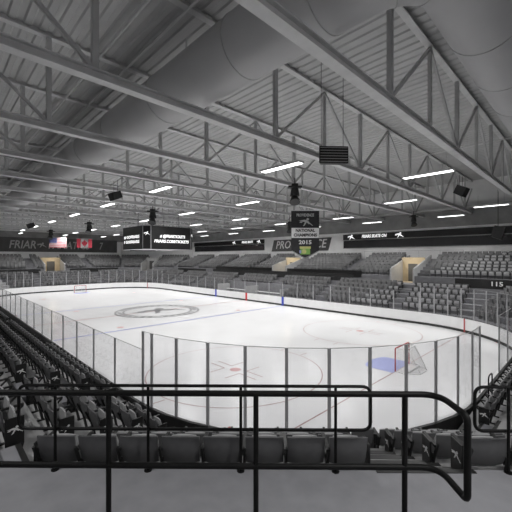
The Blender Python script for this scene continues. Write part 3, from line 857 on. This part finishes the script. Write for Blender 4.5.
sg = thing('wall_sign', 'long dark wall sign with large grey letters behind the flags at far left', 'sign', (WX+.03, 0, 8.5))
b = MB(); b.box((.03, -1.0, .05), (.06, 28, 2.8)); bk = b.build('backing', M['wall_dark'], sg)
for t, y, w in (('FRIAR', -5.4, 4.4), ('FANATICS', 2.9, 8.0), ('7', 9.3, .8)):
    text_obj(t, 'lettering', M['grey_print'], bk, 2.2, face_T((.08, y, 0), (1, 0, 0)), width=w, shear=.2, bold=.03)
e = MB(); emblem(e, face_T((.07, -2.2, 0), (1, 0, 0)), .9, .02); e.build('emblem', M['grey_print'], bk)
b = MB(); b.box((0, 0, 0), (.08, 6.0, 1.9))
o = b.build('wall_panel', M['wall_dark']); o.location = spt('far_left', 3.2, TWALL-.08, 8.5); o.rotation_euler = (0, 0, -PI/4); tag(o, 'dark wall panel behind the scoreboard at the far corner', 'panel')

# flags
def flag(label, y0, y1, z0, z1):
    g = thing('flag', label, 'flag', (-37.0, (y0+y1)/2, z1)); g['group'] = 'hanging flags'
    w = y1-y0; b = MB(); b.tube([(0, -w/2-.1, 0), (0, w/2+.1, 0)], .03, 6); b.build('flag_bar', M['white'], g)
    b = MB()
    for s in (-1, 1): b.bar((0, s*w*.45, 0), (0, s*w*.45, 11.0-z1), .015)
    b.build('hanger', M['steel_dark'], g)
    return g, w, z1-z0
g, w, h = flag('american flag with red stripes hanging at far left', -2.4, .5, 7.9, 9.8)
for m, sel, nm in (('stripered', 0, 'red_stripes'), ('stripewhite', 1, 'white_stripes')):
    b = MB()
    for i in range(13):
        if i % 2 == sel: b.box((0, 0, -h*(i+.5)/13), (.02, w, h/13))
    b.build(nm, M[m], g)
b = MB(); b.box((.012, -w*.29, -h*.27), (.02, w*.42, h*.54)); ca = b.build('canton', M['flagblue'], g)
b = MB()
for i in range(5):
    for j in range(4): b.cyl((0, 0, 0), .028, .004, 5, T=face_T((.024, -w*.29+(i-2)*w*.08, -h*.27+(j-1.5)*h*.12), (1, 0, 0)))
b.build('stars', M['stripewhite'], ca)
g, w, h = flag('red and white canadian maple leaf flag hanging at far left', 2.3, 5.1, 7.95, 9.75)
b = MB(); b.box((0, 0, -h/2), (.02, w*.5, h)); wf = b.build('white_field', M['flagwhite'], g)
for s in (-1, 1): MB().box((0, s*w*.375, -h/2), (.02, w*.25, h)).build('red_bar', M['flagred'], g)
leaf = [(0, .5), (.1, .3), (.2, .35), (.16, .1), (.3, .22), (.33, .14), (.48, .16), (.42, .02), (.48, -.04), (.22, -.24), (.25, -.32), (.03, -.29), (.03, -.5)]
leaf = leaf+[(-x, y) for x, y in leaf[::-1][:-1]]
b = MB(); b.prism([(x*w*.42, y*h*.85) for x, y in leaf][::-1], 0, .012, face_T((.012, 0, -h/2), (1, 0, 0))); b.build('maple_leaf', M['flagred'], wf)

# ------------------------------------------------------------------ fascias, vomitories
def fascia(side, lo, hi, t, z0, z1, label, dep=.10):
    b = MB(); slab(b, side, t-dep, t, z0, z1, [(lo, hi)]); return tag(b.build('fascia_panel', M['black']), label, 'panel')
fascia('far', -14.2, 13.3, T6+.1, WALK_Z, 4.02, 'long black fascia in front of the far walkway left of centre', .08)
fascia('far', -31, -25, T6+.1, WALK_Z, 4.0, 'black fascia on the far walkway at the right edge, numbered 115', .08)
f = fascia('far', -14.4, -2.6, TU0, WALK_Z+.45, 4.4, 'black upper fascia behind the far walkway, right of the lit entrance')
fascia('far', .6, 14.5, TU0, WALK_Z+.45, 4.4, 'black upper fascia behind the far walkway, left of the lit entrance')
fascia('far', 15.5, 25, T6+.1, WALK_Z, 3.9, 'thin black fascia on the far walkway towards the far corner', .08)
fascia('left', -10, -.8, T6+.1, WALK_Z, 3.9, 'thin black fascia on the far end walkway, right of the tan entrance', .08)
fascia('left', 4, 12, T6+.1, WALK_Z, 3.9, 'thin black fascia on the far end walkway, left of the tan entrance', .08)
p = spt('far', -28.3, T6+.01, 3.6)
s_ = thing('section_sign', 'white section number 115 on black fascia at the right edge', 'sign', p)
MB().box((0, -.008, 0), (1.2, .012, .55)).build('plate', M['led'], s_)
text_obj('115', 'lettering', M['white'], s_, .55, face_T((0, -.02, 0), (0, -1, 0)), width=.85, bold=.012)
VL = ['lit tan entrance in the far stand at right', 'lit tan entrance in the far stand behind the pointed banner', 'lit tan entrance at the far end below the american flag', 'grey entrance at the far left corner below the scoreboard']
for (side, a, w), lab in zip(VOMS, VL):
    n = SIDES[side][0]; v = thing('entrance', lab, 'entrance', (0, 0, 0))
    for s in (-1, 1):
        q0 = spt(side, a+s*(w/2-.03), TU0-.1); q1 = spt(side, a+s*(w/2-.03), TU0+PITCH*NU-.6)
        nn = tangent(n)*.08
        b = MB(); zs = ((WALK_Z, WALK_Z), (4.75, utread(NU)+.45))
        vs = []
        for k in (0, 1):
            for sgn in (-1, 1): vs += [tuple(q0+nn*sgn+Vector((0, 0, zs[k][0]))), tuple(q1+nn*sgn+Vector((0, 0, zs[k][1])))]
        b.add(vs, [(0, 1, 3, 2), (4, 5, 7, 6), (0, 1, 5, 4), (2, 3, 7, 6), (0, 2, 6, 4), (1, 3, 7, 5)])
        b.build('side_wall', M['parapet'], v)
    b = MB(); slab(b, side, TU0+3.2, TU0+3.4, WALK_Z, 6.0, [(a-w/2, a+w/2)]); bw = b.build('back_wall', M['tan'] if side != 'far_left' else M['parapet'], v)
    b = MB(); slab(b, side, TU0+3.14, TU0+3.2, WALK_Z, WALK_Z+2.1, [(a-w*.2, a+w*.2)]); b.build('doorway', M['wall_dark'], bw)
    b = MB(); slab(b, side, TU0+1.0, TU0+3.1, WALK_Z+.002, WALK_Z+.02, [(a-w/2, a+w/2)]); b.build('tan_floor', M['tan'], v)
    if side != 'far_left':
        ld = bpy.data.lights.new('entrance_light', 'POINT'); ld.energy = 38; ld.color = (1, .86, .64); ld.shadow_soft_size = .2
        lo = bpy.data.objects.new('entrance_light', ld); COL.objects.link(lo); lo.location = spt(side, a, TU0+1.8, 5.4); lo.parent = v
# pale rail along the top of the far terrace
for i, (x0, x1) in enumerate(((-13, -6.5), (12, 24))):
    g = thing('aisle_rail', ['thin pale handrail on the far upper stand left of the banner', 'thin pale handrail on the far upper stand at right'][i], 'handrail', (x0, WY-1.2, utread(NU)))
    b = MB(); b.tube([(0, 0, 1.0), (x1-x0, 0, 1.0)], .02, 6); b.build('rail', M['aluminium'], g)
    for k in range(6): MB().bar(((x1-x0)*k/5, 0, 0), ((x1-x0)*k/5, 0, 1.0), .03).build('post', M['aluminium'], g)

# ------------------------------------------------------------------ camera, world, view
w = bpy.data.worlds.new('hall'); w.use_nodes = True; SC.world = w
w.node_tree.nodes['Background'].inputs[0].default_value = (.5, .5, .5, 1); w.node_tree.nodes['Background'].inputs[1].default_value = .15
cd = bpy.data.cameras.new('camera'); cam = bpy.data.objects.new('camera', cd); COL.objects.link(cam)
cam.location = CAM; cam.rotation_euler = (PI/2, 0, YAW-PI/2)
cd.sensor_width = 36; cd.lens = FPX/512*36; cd.shift_y = 1.7/512; cd.clip_start = .05; cd.clip_end = 300
SC.camera = cam
vs = SC.view_settings; vs.view_transform = 'Standard'; vs.look = 'None'; vs.gamma = 1.0; vs.use_curve_mapping = False; vs.exposure = 0.0
SC.cycles.transparent_max_bounces = 24; SC.cycles.sample_clamp_indirect = 8
SC.cycles.caustics_reflective = False; SC.cycles.caustics_refractive = False
